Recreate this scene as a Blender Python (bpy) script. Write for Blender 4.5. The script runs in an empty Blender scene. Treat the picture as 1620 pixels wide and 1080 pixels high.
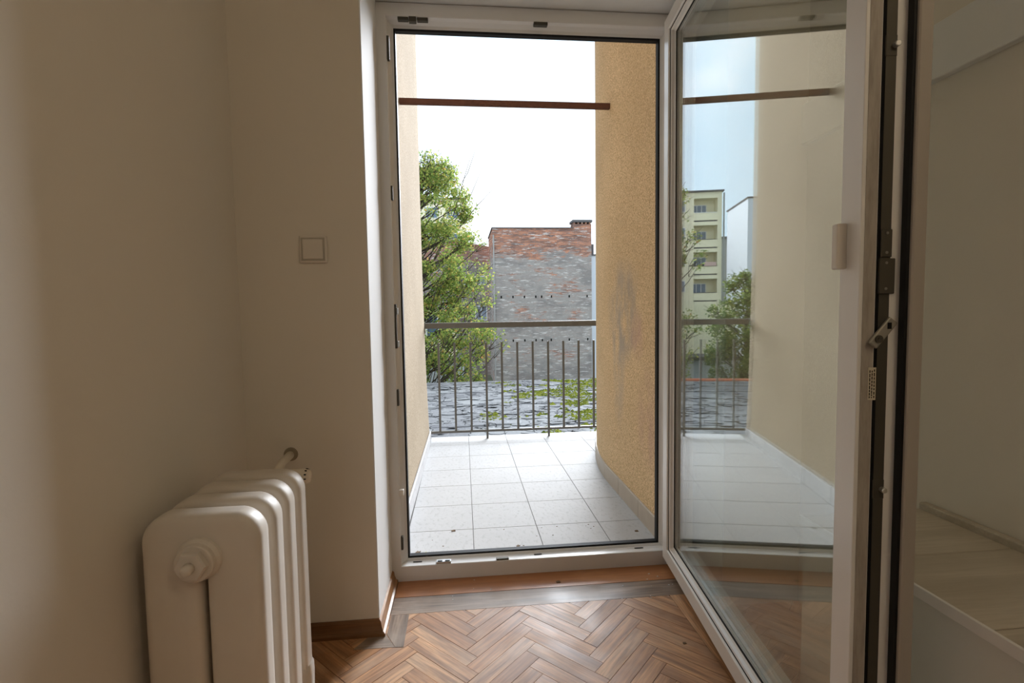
import bpy, bmesh, math, random
from mathutils import Vector, Matrix, noise

# ------------------------------------------------------------------ camera, world, light, exposure
scene = bpy.context.scene
C = scene.collection
cam_d = bpy.data.cameras.new('camera')
cam = bpy.data.objects.new('camera', cam_d)
C.objects.link(cam)
scene.camera = cam
YAW, PITCH, ROLL, FPX = .0972, .061, -.0149, 793.06
fw = Vector((math.sin(YAW) * math.cos(PITCH), math.cos(YAW) * math.cos(PITCH), -math.sin(PITCH)))
rt = Vector((math.cos(YAW), -math.sin(YAW), 0))
up = rt.cross(fw)
rt, up = math.cos(ROLL) * rt + math.sin(ROLL) * up, -math.sin(ROLL) * rt + math.cos(ROLL) * up
cam.matrix_world = Matrix(((rt.x, up.x, -fw.x, 0), (rt.y, up.y, -fw.y, 0), (rt.z, up.z, -fw.z, 1.0), (0, 0, 0, 1)))
cam_d.sensor_fit = 'HORIZONTAL'
cam_d.sensor_width = 36.0
cam_d.lens = FPX / 1620 * 36.0
cam_d.clip_start = .01
cam_d.clip_end = 400

scene.view_settings.view_transform = 'Standard'
scene.view_settings.look = 'None'
scene.view_settings.gamma = 1
scene.view_settings.use_curve_mapping = False
scene.view_settings.exposure = 0.0

SKY = 1.0
world = bpy.data.worlds.new('overcast_sky')
scene.world = world
world.use_nodes = True
wn, wl = world.node_tree.nodes, world.node_tree.links
wn.clear()
tc = wn.new('ShaderNodeTexCoord')
mp = wn.new('ShaderNodeMapping'); mp.inputs['Scale'].default_value = (1, 1, 1.6); mp.inputs['Location'].default_value = (3, 0, 0)
nz = wn.new('ShaderNodeTexNoise'); nz.inputs['Scale'].default_value = 1.9; nz.inputs['Detail'].default_value = 5; nz.inputs['Roughness'].default_value = .5
rp = wn.new('ShaderNodeValToRGB')
rp.color_ramp.elements[0].position = .36; rp.color_ramp.elements[0].color = (1.08, 1.42, 1.72, 1)
rp.color_ramp.elements[1].position = .66; rp.color_ramp.elements[1].color = (2.05, 2.1, 2.15, 1)
el = rp.color_ramp.elements.new(.50); el.color = (1.30, 1.56, 1.80, 1)
bg = wn.new('ShaderNodeBackground'); bg.inputs['Strength'].default_value = SKY
wo = wn.new('ShaderNodeOutputWorld')
wl.new(tc.outputs['Generated'], mp.inputs['Vector']); wl.new(mp.outputs['Vector'], nz.inputs['Vector'])
wl.new(nz.outputs['Fac'], rp.inputs['Fac']); wl.new(rp.outputs['Color'], bg.inputs['Color']); wl.new(bg.outputs['Background'], wo.inputs['Surface'])

# veiled sun, high beyond the yard and to the right
sd = bpy.data.lights.new('sun', 'SUN'); sd.energy = 10.0; sd.angle = math.radians(34); sd.color = (.93, .98, 1.05)
so = bpy.data.objects.new('sun', sd); C.objects.link(so)
so.rotation_euler = Vector((.42, .84, .36)).to_track_quat('Z', 'Y').to_euler()

R = random.Random(7)

# ------------------------------------------------------------------ helpers
def tag(o, label, cat=None, group=None, kind=None):
    o['label'] = label
    if cat: o['category'] = cat
    if group: o['group'] = group
    if kind: o['kind'] = kind
    return o

def empty(name, loc=(0, 0, 0), rz=0.0):
    o = bpy.data.objects.new(name, None)
    o.empty_display_size = .1
    C.objects.link(o); o.location = loc; o.rotation_euler = (0, 0, rz)
    return o

def obj(name, bm, mat, parent=None, loc=(0, 0, 0), rz=0.0, smooth=False):
    bmesh.ops.recalc_face_normals(bm, faces=bm.faces[:])
    me = bpy.data.meshes.new(name)
    bm.to_mesh(me); bm.free()
    if smooth:
        for p in me.polygons: p.use_smooth = True
    me.materials.append(mat)
    o = bpy.data.objects.new(name, me)
    C.objects.link(o)
    o.location = loc; o.rotation_euler = (0, 0, rz)
    if parent: o.parent = parent
    return o

def inst(name, me, parent=None, loc=(0, 0, 0), rz=0.0):
    o = bpy.data.objects.new(name, me); C.objects.link(o)
    o.location = loc; o.rotation_euler = (0, 0, rz)
    if parent: o.parent = parent
    return o

def NB(): return bmesh.new()

def box(bm, x0, x1, y0, y1, z0, z1, bev=0, seg=2):
    vs = [bm.verts.new((x, y, z)) for z in (z0, z1) for y in (y0, y1) for x in (x0, x1)]
    fs = []
    for q in ((0, 2, 3, 1), (4, 5, 7, 6), (0, 1, 5, 4), (2, 6, 7, 3), (0, 4, 6, 2), (1, 3, 7, 5)):
        fs.append(bm.faces.new([vs[i] for i in q]))
    if bev:
        es = list({e for f in fs for e in f.edges})
        bmesh.ops.bevel(bm, geom=es, offset=bev, segments=seg, affect='EDGES', profile=.5)
    return bm

def prism(bm, pts, z0, z1):
    a = [bm.verts.new((x, y, z0)) for x, y in pts]
    b = [bm.verts.new((x, y, z1)) for x, y in pts]
    n = len(pts)
    bm.faces.new(a[::-1]); bm.faces.new(b)
    for i in range(n): bm.faces.new((a[i], a[(i + 1) % n], b[(i + 1) % n], b[i]))
    return bm

def loft(bm, rings, cap=True):
    vs = [[bm.verts.new(p) for p in r] for r in rings]
    n = len(vs[0])
    for a, b in zip(vs, vs[1:]):
        for i in range(n): bm.faces.new((a[i], a[(i + 1) % n], b[(i + 1) % n], b[i]))
    if cap:
        bm.faces.new(vs[0][::-1]); bm.faces.new(vs[-1])
    return bm

def tube(bm, pts, rads, n=8):
    pts = [Vector(p) for p in pts]
    if not hasattr(rads, '__len__'): rads = [rads] * len(pts)
    rings = []
    for i, p in enumerate(pts):
        d = (pts[min(i + 1, len(pts) - 1)] - pts[max(i - 1, 0)]).normalized()
        u = d.cross(Vector((0, 0, 1)) if abs(d.z) < .9 else Vector((1, 0, 0))).normalized()
        v = d.cross(u)
        rings.append([p + rads[i] * (math.cos(2 * math.pi * k / n) * u + math.sin(2 * math.pi * k / n) * v) for k in range(n)])
    return loft(bm, rings)

def lathe(bm, prof, axis='y', n=24, c=(0, 0, 0)):
    """prof: (radius, along); solid of revolution about an axis through c"""
    rings = []
    for r, t in prof:
        ring = []
        for k in range(n):
            a = 2 * math.pi * k / n
            p, q = r * math.cos(a), r * math.sin(a)
            ring.append({'y': (c[0] + p, c[1] + t, c[2] + q), 'x': (c[0] + t, c[1] + p, c[2] + q), 'z': (c[0] + p, c[1] + q, c[2] + t)}[axis])
        rings.append(ring)
    return loft(bm, rings)

def member(bm, side, rects, prof):
    """one mitred member of a rectangular frame; prof: (rect index, offset inward, y)"""
    A, B = [], []
    for ri, off, y in prof:
        x0, x1, z0, z1 = rects[ri]
        x0 += off; x1 -= off; z0 += off; z1 -= off
        a, b = {'l': ((x0, z0), (x0, z1)), 'r': ((x1, z0), (x1, z1)), 'b': ((x0, z0), (x1, z0)), 't': ((x0, z1), (x1, z1))}[side]
        A.append((a[0], y, a[1])); B.append((b[0], y, b[1]))
    return loft(bm, [A, B])

def clip(poly, a, b, c):
    """keep a*x+b*y<=c"""
    out = []
    for i, p in enumerate(poly):
        q = poly[(i + 1) % len(poly)]
        dp, dq = a * p[0] + b * p[1] - c, a * q[0] + b * q[1] - c
        if dp <= 0: out.append(p)
        if dp * dq < 0:
            t = dp / (dp - dq); out.append((p[0] + t * (q[0] - p[0]), p[1] + t * (q[1] - p[1])))
    return out

def area(p):
    return abs(sum(p[i][0] * p[(i + 1) % len(p)][1] - p[(i + 1) % len(p)][0] * p[i][1] for i in range(len(p)))) / 2

# ------------------------------------------------------------------ materials
def M(name, col, rough=.5, spec=.5, metal=0.0):
    m = bpy.data.materials.new(name); m.use_nodes = True
    b = m.node_tree.nodes['Principled BSDF']
    b.inputs['Base Color'].default_value = (*col, 1)
    b.inputs['Roughness'].default_value = rough
    b.inputs['Specular IOR Level'].default_value = spec
    b.inputs['Metallic'].default_value = metal
    return m

class G:
    """small node graph helper"""
    def __init__(s, m):
        s.t = m.node_tree; s.b = s.t.nodes['Principled BSDF']
        s.co = s.t.nodes.new('ShaderNodeTexCoord').outputs['Object']
    def n(s, k): return s.t.nodes.new('ShaderNode' + k)
    def lk(s, a, b): s.t.links.new(a, b)
    def map(s, sc=(1, 1, 1), rot=(0, 0, 0), src=None):
        m = s.n('Mapping'); m.inputs['Scale'].default_value = sc; m.inputs['Rotation'].default_value = rot
        s.lk(src or s.co, m.inputs['Vector']); return m.outputs['Vector']
    def noise(s, scale, det=3, rough=.5, vec=None, dist=0.0):
        m = s.n('TexNoise'); m.inputs['Scale'].default_value = scale; m.inputs['Detail'].default_value = det
        m.inputs['Roughness'].default_value = rough; m.inputs['Distortion'].default_value = dist
        s.lk(vec or s.co, m.inputs['Vector']); return m.outputs['Fac']
    def ramp(s, f, stops):
        r = s.n('ValToRGB'); e = r.color_ramp.elements
        while len(e) < len(stops): e.new(.5)
        for i, (p, c) in enumerate(stops):
            e[i].position = p; e[i].color = (*c, 1) if hasattr(c, '__len__') else (c, c, c, 1)
        s.lk(f, r.inputs['Fac']); return r.outputs['Color']
    def mix(s, f, a, b, mode='MIX'):
        m = s.n('Mix'); m.data_type = 'RGBA'; m.blend_type = mode
        for v, i in ((f, m.inputs[0]), (a, m.inputs[6]), (b, m.inputs[7])):
            if hasattr(v, 'default_value') or hasattr(v, 'is_linked'): s.lk(v, i)
            elif hasattr(v, '__len__'): i.default_value = (*v, 1)
            else: i.default_value = v
        return m.outputs[2]
    def math(s, op, a, b=None):
        m = s.n('Math'); m.operation = op
        for v, i in ((a, m.inputs[0]), (b, m.inputs[1])):
            if v is None: continue
            if hasattr(v, 'is_linked'): s.lk(v, i)
            else: i.default_value = v
        return m.outputs[0]
    def col(s, c): s.lk(c, s.b.inputs['Base Color'])
    def rough(s, c): s.lk(c, s.b.inputs['Roughness'])
    def bump(s, h, st=.3, d=.01):
        m = s.n('Bump'); m.inputs['Strength'].default_value = st; m.inputs['Distance'].default_value = d
        s.lk(h, m.inputs['Height']); s.lk(m.outputs['Normal'], s.b.inputs['Normal'])
    def rnd(s): return s.n('ObjectInfo').outputs['Random']
    def blob(s, c, r, soft=.6):
        v = s.n('VectorMath'); v.operation = 'SUBTRACT'; s.lk(s.co, v.inputs[0]); v.inputs[1].default_value = c
        w = s.n('VectorMath'); w.operation = 'DIVIDE'; s.lk(v.outputs[0], w.inputs[0]); w.inputs[1].default_value = r
        l = s.n('VectorMath'); l.operation = 'LENGTH'; s.lk(w.outputs[0], l.inputs[0])
        return s.ramp(l.outputs['Value'], [(0, 1.0), (soft, .7), (1, 0.0)])

def plaster(name, col, bump=.10, scale=70):
    m = M(name, col, .75, .25); g = G(m)
    n = g.noise(scale, 3); n2 = g.noise(2.2, 3)
    c2 = tuple(v * .94 for v in col)
    g.col(g.mix(n2, c2, col)); g.bump(n, bump, .004)
    return m

wall_m = plaster('cream_painted_plaster', (.82, .77, .69))
white_m = plaster('white_board_and_lit_reveal', (.84, .84, .83))
ledge_m = plaster('grey_painted_panel', (.74, .74, .70))
ceil_m = plaster('ceiling_paint', (.80, .77, .72))
pvc_m = M('white_pvc', (.68, .66, .63), .30)
g = G(pvc_m); g.col(g.mix(g.noise(9, 4), (.77, .755, .74), (.83, .82, .805)))
shaded_pvc_m = M('shaded_pvc', (.40, .365, .32), .5)  # darker PVC for the leaf flange, its dimness painted into the colour
dirtpvc_m = M('dusty_pvc', (.50, .49, .44), .6)
g = G(dirtpvc_m); g.col(g.mix(g.ramp(g.noise(60, 5, .7, g.map((1, 1, .15))), [(.4, 0.0), (.7, 1.0)]), (.42, .385, .34), (.28, .25, .21)))
rubber_m = M('black_rubber', (.008, .008, .009), .6, .3)
steel_m = M('zinc_steel', (.62, .63, .63), .32, .5, .9)
dark_steel_m = M('dusty_lock_steel', (.085, .078, .062), .6, .4, .5)
slot_m = M('black_slot', (.01, .01, .01), .8, .1)
enamel_m = M('radiator_enamel', (.80, .74, .66), .44)
g = G(enamel_m); n = g.noise(16, 4); g.col(g.mix(n, (.68, .615, .535), (.74, .69, .62))); g.bump(g.noise(45, 3), .06, .004)
plastic_m = M('white_plastic', (.76, .71, .64), .55)
valve_m = M('cream_valve_plastic', (.80, .72, .60), .4)

def wood(name, light, dark, hue_lo, hue_hi, rough=.42, grain=1.0, axis=0, bump=.12):
    m = M(name, light, rough); g = G(m)
    sc = [34, 34, 34]; sc[axis] = 2.6
    r = g.rnd()
    cb = g.n('CombineXYZ'); g.lk(g.math('MULTIPLY', r, 37.0), cb.inputs[0]); g.lk(g.math('MULTIPLY', r, 11.0), cb.inputs[1])
    ad = g.n('VectorMath'); ad.operation = 'ADD'; g.lk(g.co, ad.inputs[0]); g.lk(cb.outputs[0], ad.inputs[1])
    v = g.map(tuple(s * grain for s in sc), src=ad.outputs[0])
    n1 = g.noise(1.0, 4, .6, v, .6)
    sc2 = [150, 150, 150]; sc2[axis] = 9
    n2 = g.noise(1.0, 3, .6, g.map(tuple(sc2), src=ad.outputs[0]))
    base = g.mix(r, hue_lo, hue_hi)
    c = g.mix(g.ramp(n1, [(.32, 1.0), (.62, 0.0)]), base, dark)
    c = g.mix(g.ramp(n2, [(.35, .55), (.6, 0.0)]), c, dark)
    # wear and dirt with patches of its own
    c = g.mix(g.ramp(g.noise(5, 4, .6, ad.outputs[0]), [(.45, 0.0), (.75, .5)]), c, light)
    g.col(c); g.bump(n2, bump, .002)
    g.rough(g.ramp(g.noise(6, 3, .5, ad.outputs[0]), [(.3, rough - .08), (.7, rough + .1)]))
    return m

oak_m = wood('worn_oak_parquet', (.60, .44, .30), (.25, .115, .052), (.56, .27, .115), (.85, .48, .24), .46)
strip_m = wood('grey_worn_oak_board', (.50, .41, .33), (.12, .075, .046), (.33, .24, .17), (.38, .27, .19), .46, .8)
pine_m = wood('varnished_beech_strip', (.60, .29, .12), (.34, .13, .045), (.50, .22, .085), (.52, .23, .09), .38, .5, 0, .03)
skirt_m = wood('varnished_oak_skirting_shaded', (.36, .19, .08), (.14, .06, .02), (.28, .13, .05), (.30, .14, .055), .42, .6, 0, .05)  # front baseboard oak, shade of the door wall put into the tone
skirt_y_m = wood('varnished_oak_skirting_lit', (.52, .30, .14), (.20, .09, .035), (.42, .21, .085), (.44, .22, .09), .42, .6, 1, .05)  # same oak toned lighter, daylight in the reveal painted in
pale_m = wood('pale_laminate', (.60, .55, .46), (.44, .39, .31), (.58, .52, .43), (.60, .54, .45), .35, .5, 0, .02)
subfloor_m = M('dark_subfloor', (.03, .02, .014), .9, .1)
floor_far_m = wood('oak_parquet_field', (.30, .24, .19), (.10, .05, .025), (.26, .14, .07), (.30, .16, .08), .42)

def stucco(name, lo, hi, stains=()):
    m = M(name, hi, .92, .15); g = G(m)
    v = g.noise(125, 3, .75); b = g.noise(1.4, 4)
    c = g.mix(g.ramp(v, [(.36, 0.0), (.62, 1.0)]), lo, hi)
    c = g.mix(g.ramp(b, [(.3, .35), (.7, 0.0)]), c, tuple(x * .82 for x in lo))
    for ctr, rad, colr, amt in stains:
        k = g.math('MULTIPLY', g.blob(ctr, rad), g.ramp(g.noise(9, 4, .65, g.map((1, 1, .45))), [(.35, 0.0), (.6, amt)]))
        c = g.mix(k, c, colr)
    g.col(c); g.bump(v, .55, .006)
    return m
stucco_r_m = stucco('ochre_stucco', (.40, .265, .13), (.88, .65, .40),
                    [((.93, 2.86, .98), (.4, .34, .34), (.33, .29, .25), .9), ((.93, 2.95, .70), (.4, .14, .45), (.37, .32, .27), .7),
                     ((.93, 2.62, .86), (.4, .12, .16), (.46, .27, .23), .7), ((.93, 2.42, .42), (.4, .22, .32), (.48, .29, .235), .6)])
stucco_l_m = stucco('daylit_ochre_stucco', (.27, .21, .135), (.51, .42, .31),  # same stucco as on the right, retinted for the stronger daylight here
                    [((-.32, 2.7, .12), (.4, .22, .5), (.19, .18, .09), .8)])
facade_m = stucco('facade_stucco', (.38, .25, .13), (.62, .44, .26))

tile_m = M('pale_stone_tile', (.46, .455, .45), .62, .25); g = G(tile_m)
v = g.n('VectorMath'); v.operation = 'ADD'; cb = g.n('CombineXYZ'); g.lk(g.math('MULTIPLY', g.rnd(), 23.0), cb.inputs[0]); g.lk(g.co, v.inputs[0]); g.lk(cb.outputs[0], v.inputs[1])
n1 = g.noise(7, 5, .6, v.outputs[0], .6); n2 = g.noise(55, 4, .65, g.map((1, .5, 1), (0, 0, .6), v.outputs[0]))
c = g.mix(n1, (.44, .44, .445), (.53, .53, .535)); c = g.mix(g.ramp(n2, [(.28, .7), (.47, 0.0)]), c, (.30, .295, .285))
c = g.mix(g.math('MULTIPLY', g.rnd(), .25), c, (.38, .375, .37)); g.col(c); g.bump(n2, .15, .003)
sktile_m = M('beige_skirting_tile', (.44, .37, .30), .45); g = G(sktile_m)
g.col(g.mix(g.noise(14, 5), (.38, .32, .255), (.48, .415, .345)))
grout_m = M('grey_grout', (.13, .125, .12), .95, .1)
rail_m = M('brown_grey_rail_paint', (.17, .155, .14), .42); g = G(rail_m)
g.col(g.mix(g.noise(20, 4), (.12, .115, .105), (.17, .165, .155)))
rust_m = M('rusty_steel', (.20, .07, .04), .85, .2); g = G(rust_m)
g.col(g.mix(g.noise(30, 5, .7), (.085, .040, .030), (.17, .075, .05)))

# thin window glass: transmits straight through and mirrors by the angle of view
glass_m = bpy.data.materials.new('window_glass'); glass_m.use_nodes = True
t = glass_m.node_tree; t.nodes.clear()
geo = t.nodes.new('ShaderNodeNewGeometry'); dt = t.nodes.new('ShaderNodeVectorMath'); dt.operation = 'DOT_PRODUCT'
t.links.new(geo.outputs['Incoming'], dt.inputs[0]); t.links.new(geo.outputs['Normal'], dt.inputs[1])
def mth(op, a, b):
    n = t.nodes.new('ShaderNodeMath'); n.operation = op
    for x, i in ((a, 0), (b, 1)):
        if isinstance(x, (int, float)): n.inputs[i].default_value = x
        elif x is not None: t.links.new(x, n.inputs[i])
    return n.outputs[0]
cosv = mth('ABSOLUTE', dt.outputs['Value'], None)
f5 = mth('POWER', mth('SUBTRACT', 1.0, cosv), 4.5)
fr = mth('ADD', mth('MULTIPLY', f5, .885), .115)
tr = t.nodes.new('ShaderNodeBsdfTransparent'); tr.inputs[0].default_value = (.95, .97, .955, 1)
gl = t.nodes.new('ShaderNodeBsdfGlossy'); gl.inputs['Roughness'].default_value = 0.0; gl.inputs[0].default_value = (1, 1, 1, 1)
mx = t.nodes.new('ShaderNodeMixShader'); ou = t.nodes.new('ShaderNodeOutputMaterial')
t.links.new(fr, mx.inputs[0]); t.links.new(tr.outputs[0], mx.inputs[1]); t.links.new(gl.outputs[0], mx.inputs[2]); t.links.new(mx.outputs[0], ou.inputs['Surface'])

# ------------------------------------------------------------------ room shell
XL, YW, XR = -.653, 1.55, 1.118          # left wall, door wall (inner face), right wall
RX0, RX1 = -.283, .85                   # reveal of the balcony door
YF = 1.98                               # outer face of the door wall
YB, HC = -3.5, 2.6
FR0, FR1, FRT = 1.84, 1.915, 2.075      # door frame: room face, outer face, top

b = NB(); box(b, XL - .1, XR + .1, 0, YF - .03, -.06, -.012); box(b, XL - .1, XR + .1, YB - .1, 0, -.06, 0)
floor = tag(obj('floor', b, floor_far_m), 'worn herringbone oak parquet floor with brown and greyed blocks', 'floor', kind='structure')
b = NB(); box(b, XL, XR, .01, YW, -.0125, -.011); obj('floor_bed', b, subfloor_m, floor)

W_, L_ = .047, .25
h, k = L_ / math.sqrt(2), W_ / math.sqrt(2)
gapw = .0007
def block_poly(o, u, v, l, w):
    o = Vector(o); u = Vector(u); v = Vector(v); e = gapw
    return [tuple(o + u * e + v * e), tuple(o + u * (l - e) + v * e), tuple(o + u * (l - e) + v * (w - e)), tuple(o + u * e + v * (w - e))]
s2 = math.sqrt(.5)
blocks = []
x0, y0 = -.01, 1.433
for i in range(-4, 5):
    for j in range(-24, 12):
        ox, oy = x0 + i * 2 * h, y0 + j * 2 * k
        blocks.append((block_poly((ox, oy), (s2, s2), (s2, -s2), L_, W_), math.pi / 4))
        blocks.append((block_poly((ox, oy - 2 * k), (-s2, s2), (s2, s2), L_, W_), -math.pi / 4))
full_me = None
def put_block(poly, ang, mat=oak_m, zt=0.0, name='parquet_block', zb=-.0115, parent=None):
    cx = sum(p[0] for p in poly) / len(poly); cy = sum(p[1] for p in poly) / len(poly)
    ca, sa = math.cos(-ang), math.sin(-ang)
    loc = [((x - cx) * ca - (y - cy) * sa, (x - cx) * sa + (y - cy) * ca) for x, y in poly]
    bb = NB(); prism(bb, loc, zb, zt)
    return obj(name, bb, mat, parent or floor, (cx, cy, 0), ang)
for poly, ang in blocks:
    for (ax0, ax1, ay0, ay1) in ((XL + .001, .6995, .02, 1.6345), (.8005, XR - .001, 1.096, YW - .001)):
        ar = area(poly)
        cx = sum(p[0] for p in poly) / 4
        p = clip(poly, 1, 0, ax1); p = clip(p, -1, 0, -ax0) if p else p
        p = clip(p, 0, 1, (YW - .002 if cx < RX0 - .01 else ay1)) if p else p
        p = clip(p, 0, -1, -ay0) if p else p
        if len(p) < 3 or area(p) < .00025: continue
        dz = R.uniform(-.0006, .0004)
        if abs(area(p) - ar) < 1e-7:
            cx, cy = sum(q[0] for q in p) / 4, sum(q[1] for q in p) / 4
            if full_me is None:
                full_me = put_block(p, ang).data
            else:
                inst('parquet_block', full_me, floor, (cx, cy, dz), ang)
        else:
            put_block(p, ang)
put_block([(-.255, 1.634), (-.197, 1.632), (-.197, 1.469), (-.222, 1.472), (-.255, 1.535)], math.pi / 2, strip_m, .0008, 'patch_block')
put_block([(-.258, 1.5345), (-.2225, 1.4715), (-.198, 1.469), (-.235, 1.472), (-.345, 1.474), (-.31, 1.53)], 0, strip_m, .0007, 'patch_block')
put_block([(-.258, 1.636), (.80, 1.636), (.80, 1.7345), (-.258, 1.7345)], 0, strip_m, 0, 'border_board')
put_block([(.7005, .02), (.7995, .02), (.7995, 1.635), (.7005, 1.635)], math.pi / 2, oak_m, 0, 'border_board')
put_block([(-.258, 1.7355), (.849, 1.7355), (.849, FR0 + .01), (-.258, FR0 + .01)], 0, pine_m, .001, 'threshold_board')

def wall(name, bm, mat, label):
    return tag(obj(name, bm, mat), label, 'wall', kind='structure')
b = NB(); box(b, XL - .2, XL, YB - .1, YF, -.06, HC)
wall('wall_left', b, wall_m, 'cream plastered wall behind the radiator')
b = NB()
box(b, XL, RX0, YW, YF, -.06, HC)
box(b, RX0, RX1, YW, YF, FRT + .006, HC)
box(b, RX1, XR, YW, YF, -.06, HC)
box(b, RX0, RX1, FR0 + .02, YF, -.3, 0.0)
wall('wall_front', b, wall_m, 'cream plastered wall around the balcony doorway with the light switch')
b = NB(); box(b, XR, XR + .2, YB - .1, YF, -.06, HC)
wall('wall_right', b, wall_m, 'cream plastered wall above the pale ledge beyond the open door')
b = NB()
box(b, XL - .2, XR + .2, YB - .15, YB, -.06, HC)
wall('wall_back', b, wall_m, 'cream plastered wall behind the viewer')
b = NB(); box(b, XL - .2, XR + .2, YB - .15, YF, HC, HC + .2)
tag(obj('ceiling', b, ceil_m), 'plain white ceiling of the room', 'ceiling', kind='structure')
b = NB(); box(b, XR - .022, XR, -2.5, YW, 1.519, 1.644, .002, 1)
tag(obj('trim_1', b, white_m), 'wide white board fixed along the right wall above the ledge', 'trim', kind='structure')
wf = bpy.data.objects['wall_front']
for q in ((RX0, RX0 + .004, YW + .001, FR0, 0, FRT + .006), (RX1 - .004, RX1, YW + .001, FR0, 0, FRT + .006), (RX0 + .004, RX1 - .004, YW + .001, FR0, FRT + .002, FRT + .006)):
    b = NB(); box(b, *q); obj('lit_reveal_lining', b, white_m, wf)  # whiter than the wall paint: cool daylight on the reveal put into colour

# added globe lamp, unseen behind the viewer, to fill the room with warm light
FILL = 10.5
gm = M('fill_globe_glow', (.9, .85, .75), .4); gb_ = gm.node_tree.nodes['Principled BSDF']
gb_.inputs['Emission Color'].default_value = (1.0, .82, .58, 1); gb_.inputs['Emission Strength'].default_value = FILL
lamp = tag(empty('fill_lamp', (.92, -.7, HC)), 'added opal globe fill lamp, unseen behind the viewer', 'lamp')
b = NB(); bmesh.ops.create_uvsphere(b, u_segments=24, v_segments=16, radius=.16, matrix=Matrix.Translation((0, 0, -.40))); obj('globe', b, gm, lamp, smooth=True)
b = NB(); lathe(b, [(.002, 0), (.05, 0), (.05, -.02), (.006, -.03), (.006, -.22), (.05, -.23), (.05, -.26), (.002, -.26)], 'z', 16); obj('stem', b, pvc_m, lamp)

# baseboards: cove profile mitred round the corner of the reveal
BP = [(0, 0), (.024, 0), (.024, .009), (.017, .013), (.012, .027), (.010, .040), (.004, .046), (0, .046)]
def base(name, pts, mat, label):
    b = NB(); rings = []
    for (x, y), (nx, ny) in pts:
        rings.append([(x + nx * t, y + ny * t, z) for t, z in BP])
    loft(b, rings)
    tag(obj(name, b, mat), label, 'baseboard', kind='structure')
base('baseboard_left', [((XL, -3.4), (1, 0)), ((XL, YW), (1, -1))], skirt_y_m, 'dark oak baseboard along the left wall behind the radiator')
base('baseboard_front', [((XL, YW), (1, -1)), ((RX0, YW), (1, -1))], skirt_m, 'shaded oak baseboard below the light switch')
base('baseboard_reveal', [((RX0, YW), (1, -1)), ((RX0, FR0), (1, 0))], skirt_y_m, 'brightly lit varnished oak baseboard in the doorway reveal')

# ------------------------------------------------------------------ balcony door frame
d1 = tag(empty('door_1', (0, 0, 0)), 'white plastic balcony door frame with black rubber seal', 'door frame', kind='structure')
FO = (RX0, RX1, 0.0, FRT); FI = (-.245, .779, .058, 2.030); FG = (-.226, .760, .067, 2.013)
prof = [(0, 0, FR0), (1, -.002, FR0), (1, 0, FR0 + .002), (1, 0, FR0 + .022), (2, -.008, FR0 + .040), (2, 0, FR0 + .046), (2, 0, FR1), (0, 0, FR1)]
for s, nm in (('l', 'frame_post'), ('r', 'frame_post'), ('b', 'threshold'), ('t', 'frame_head')):
    b = NB(); member(b, s, [FO, FI, FG], prof); obj(nm, b, pvc_m, d1)
    b = NB(); member(b, s, [FG], [(0, -.001, FR0 + .0465), (0, .006, FR0 + .050), (0, .007, FR0 + .070), (0, -.001, FR0 + .0745)]); obj('seal', b, rubber_m, d1)
# striker plates, keeps and drain slots
def plate(x0, x1, y0, y1, z0, z1, m=steel_m, name='striker_plate', bev=.0012):
    b = NB(); box(b, x0, x1, y0, y1, z0, z1, bev, 1); return obj(name, b, m, d1)
p = plate(-.118, -.062, 1.842, 1.862, .0575, .066)
b = NB()
for xx in (-.104, -.076): box(b, xx - .009, xx + .009, 1.846, 1.852, .0655, .0675)
obj('plate_slot', b, slot_m, p)
plate(.108, .155, 1.842, 1.856, .0575, .064, dark_steel_m)
plate(-.205, -.172, 1.865, 1.870, .0595, .0605, slot_m, 'drain_slot', 0)
plate(.255, .285, 1.865, 1.870, .0595, .0605, slot_m, 'drain_slot', 0)
plate(.655, .690, 1.865, 1.870, .0595, .0605, slot_m, 'drain_slot', 0)
plate(-.205, -.168, 1.842, 1.860, 2.020, 2.031, dark_steel_m)
plate(-.138, -.100, 1.842, 1.860, 2.020, 2.031, dark_steel_m)
plate(-.166, -.141, 1.838, 1.858, 2.014, 2.031, dark_steel_m, 'latch_keep')
plate(.275, .325, 1.840, 1.858, 2.020, 2.031, dark_steel_m)
plate(-.2455, -.236, 1.842, 1.860, 1.885, 1.965, dark_steel_m)
plate(-.2455, -.238, 1.842, 1.858, 1.40, 1.45, dark_steel_m)
pk = plate(-.2455, -.238, 1.842, 1.858, .87, 1.03, dark_steel_m, 'lock_keep')
for z in (.885, 1.005):
    b = NB(); box(b, -.238, -.232, 1.842, 1.856, z - .012, z + .012, .002, 1); obj('keep_end', b, steel_m, pk)
plate(-.2455, -.237, 1.842, 1.858, .66, .72, dark_steel_m)
plate(-.2475, -.230, 1.838, 1.856, .325, .348, plastic_m, 'white_clip')
plate(-.2455, -.237, 1.842, 1.858, .12, .17, dark_steel_m)

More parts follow.
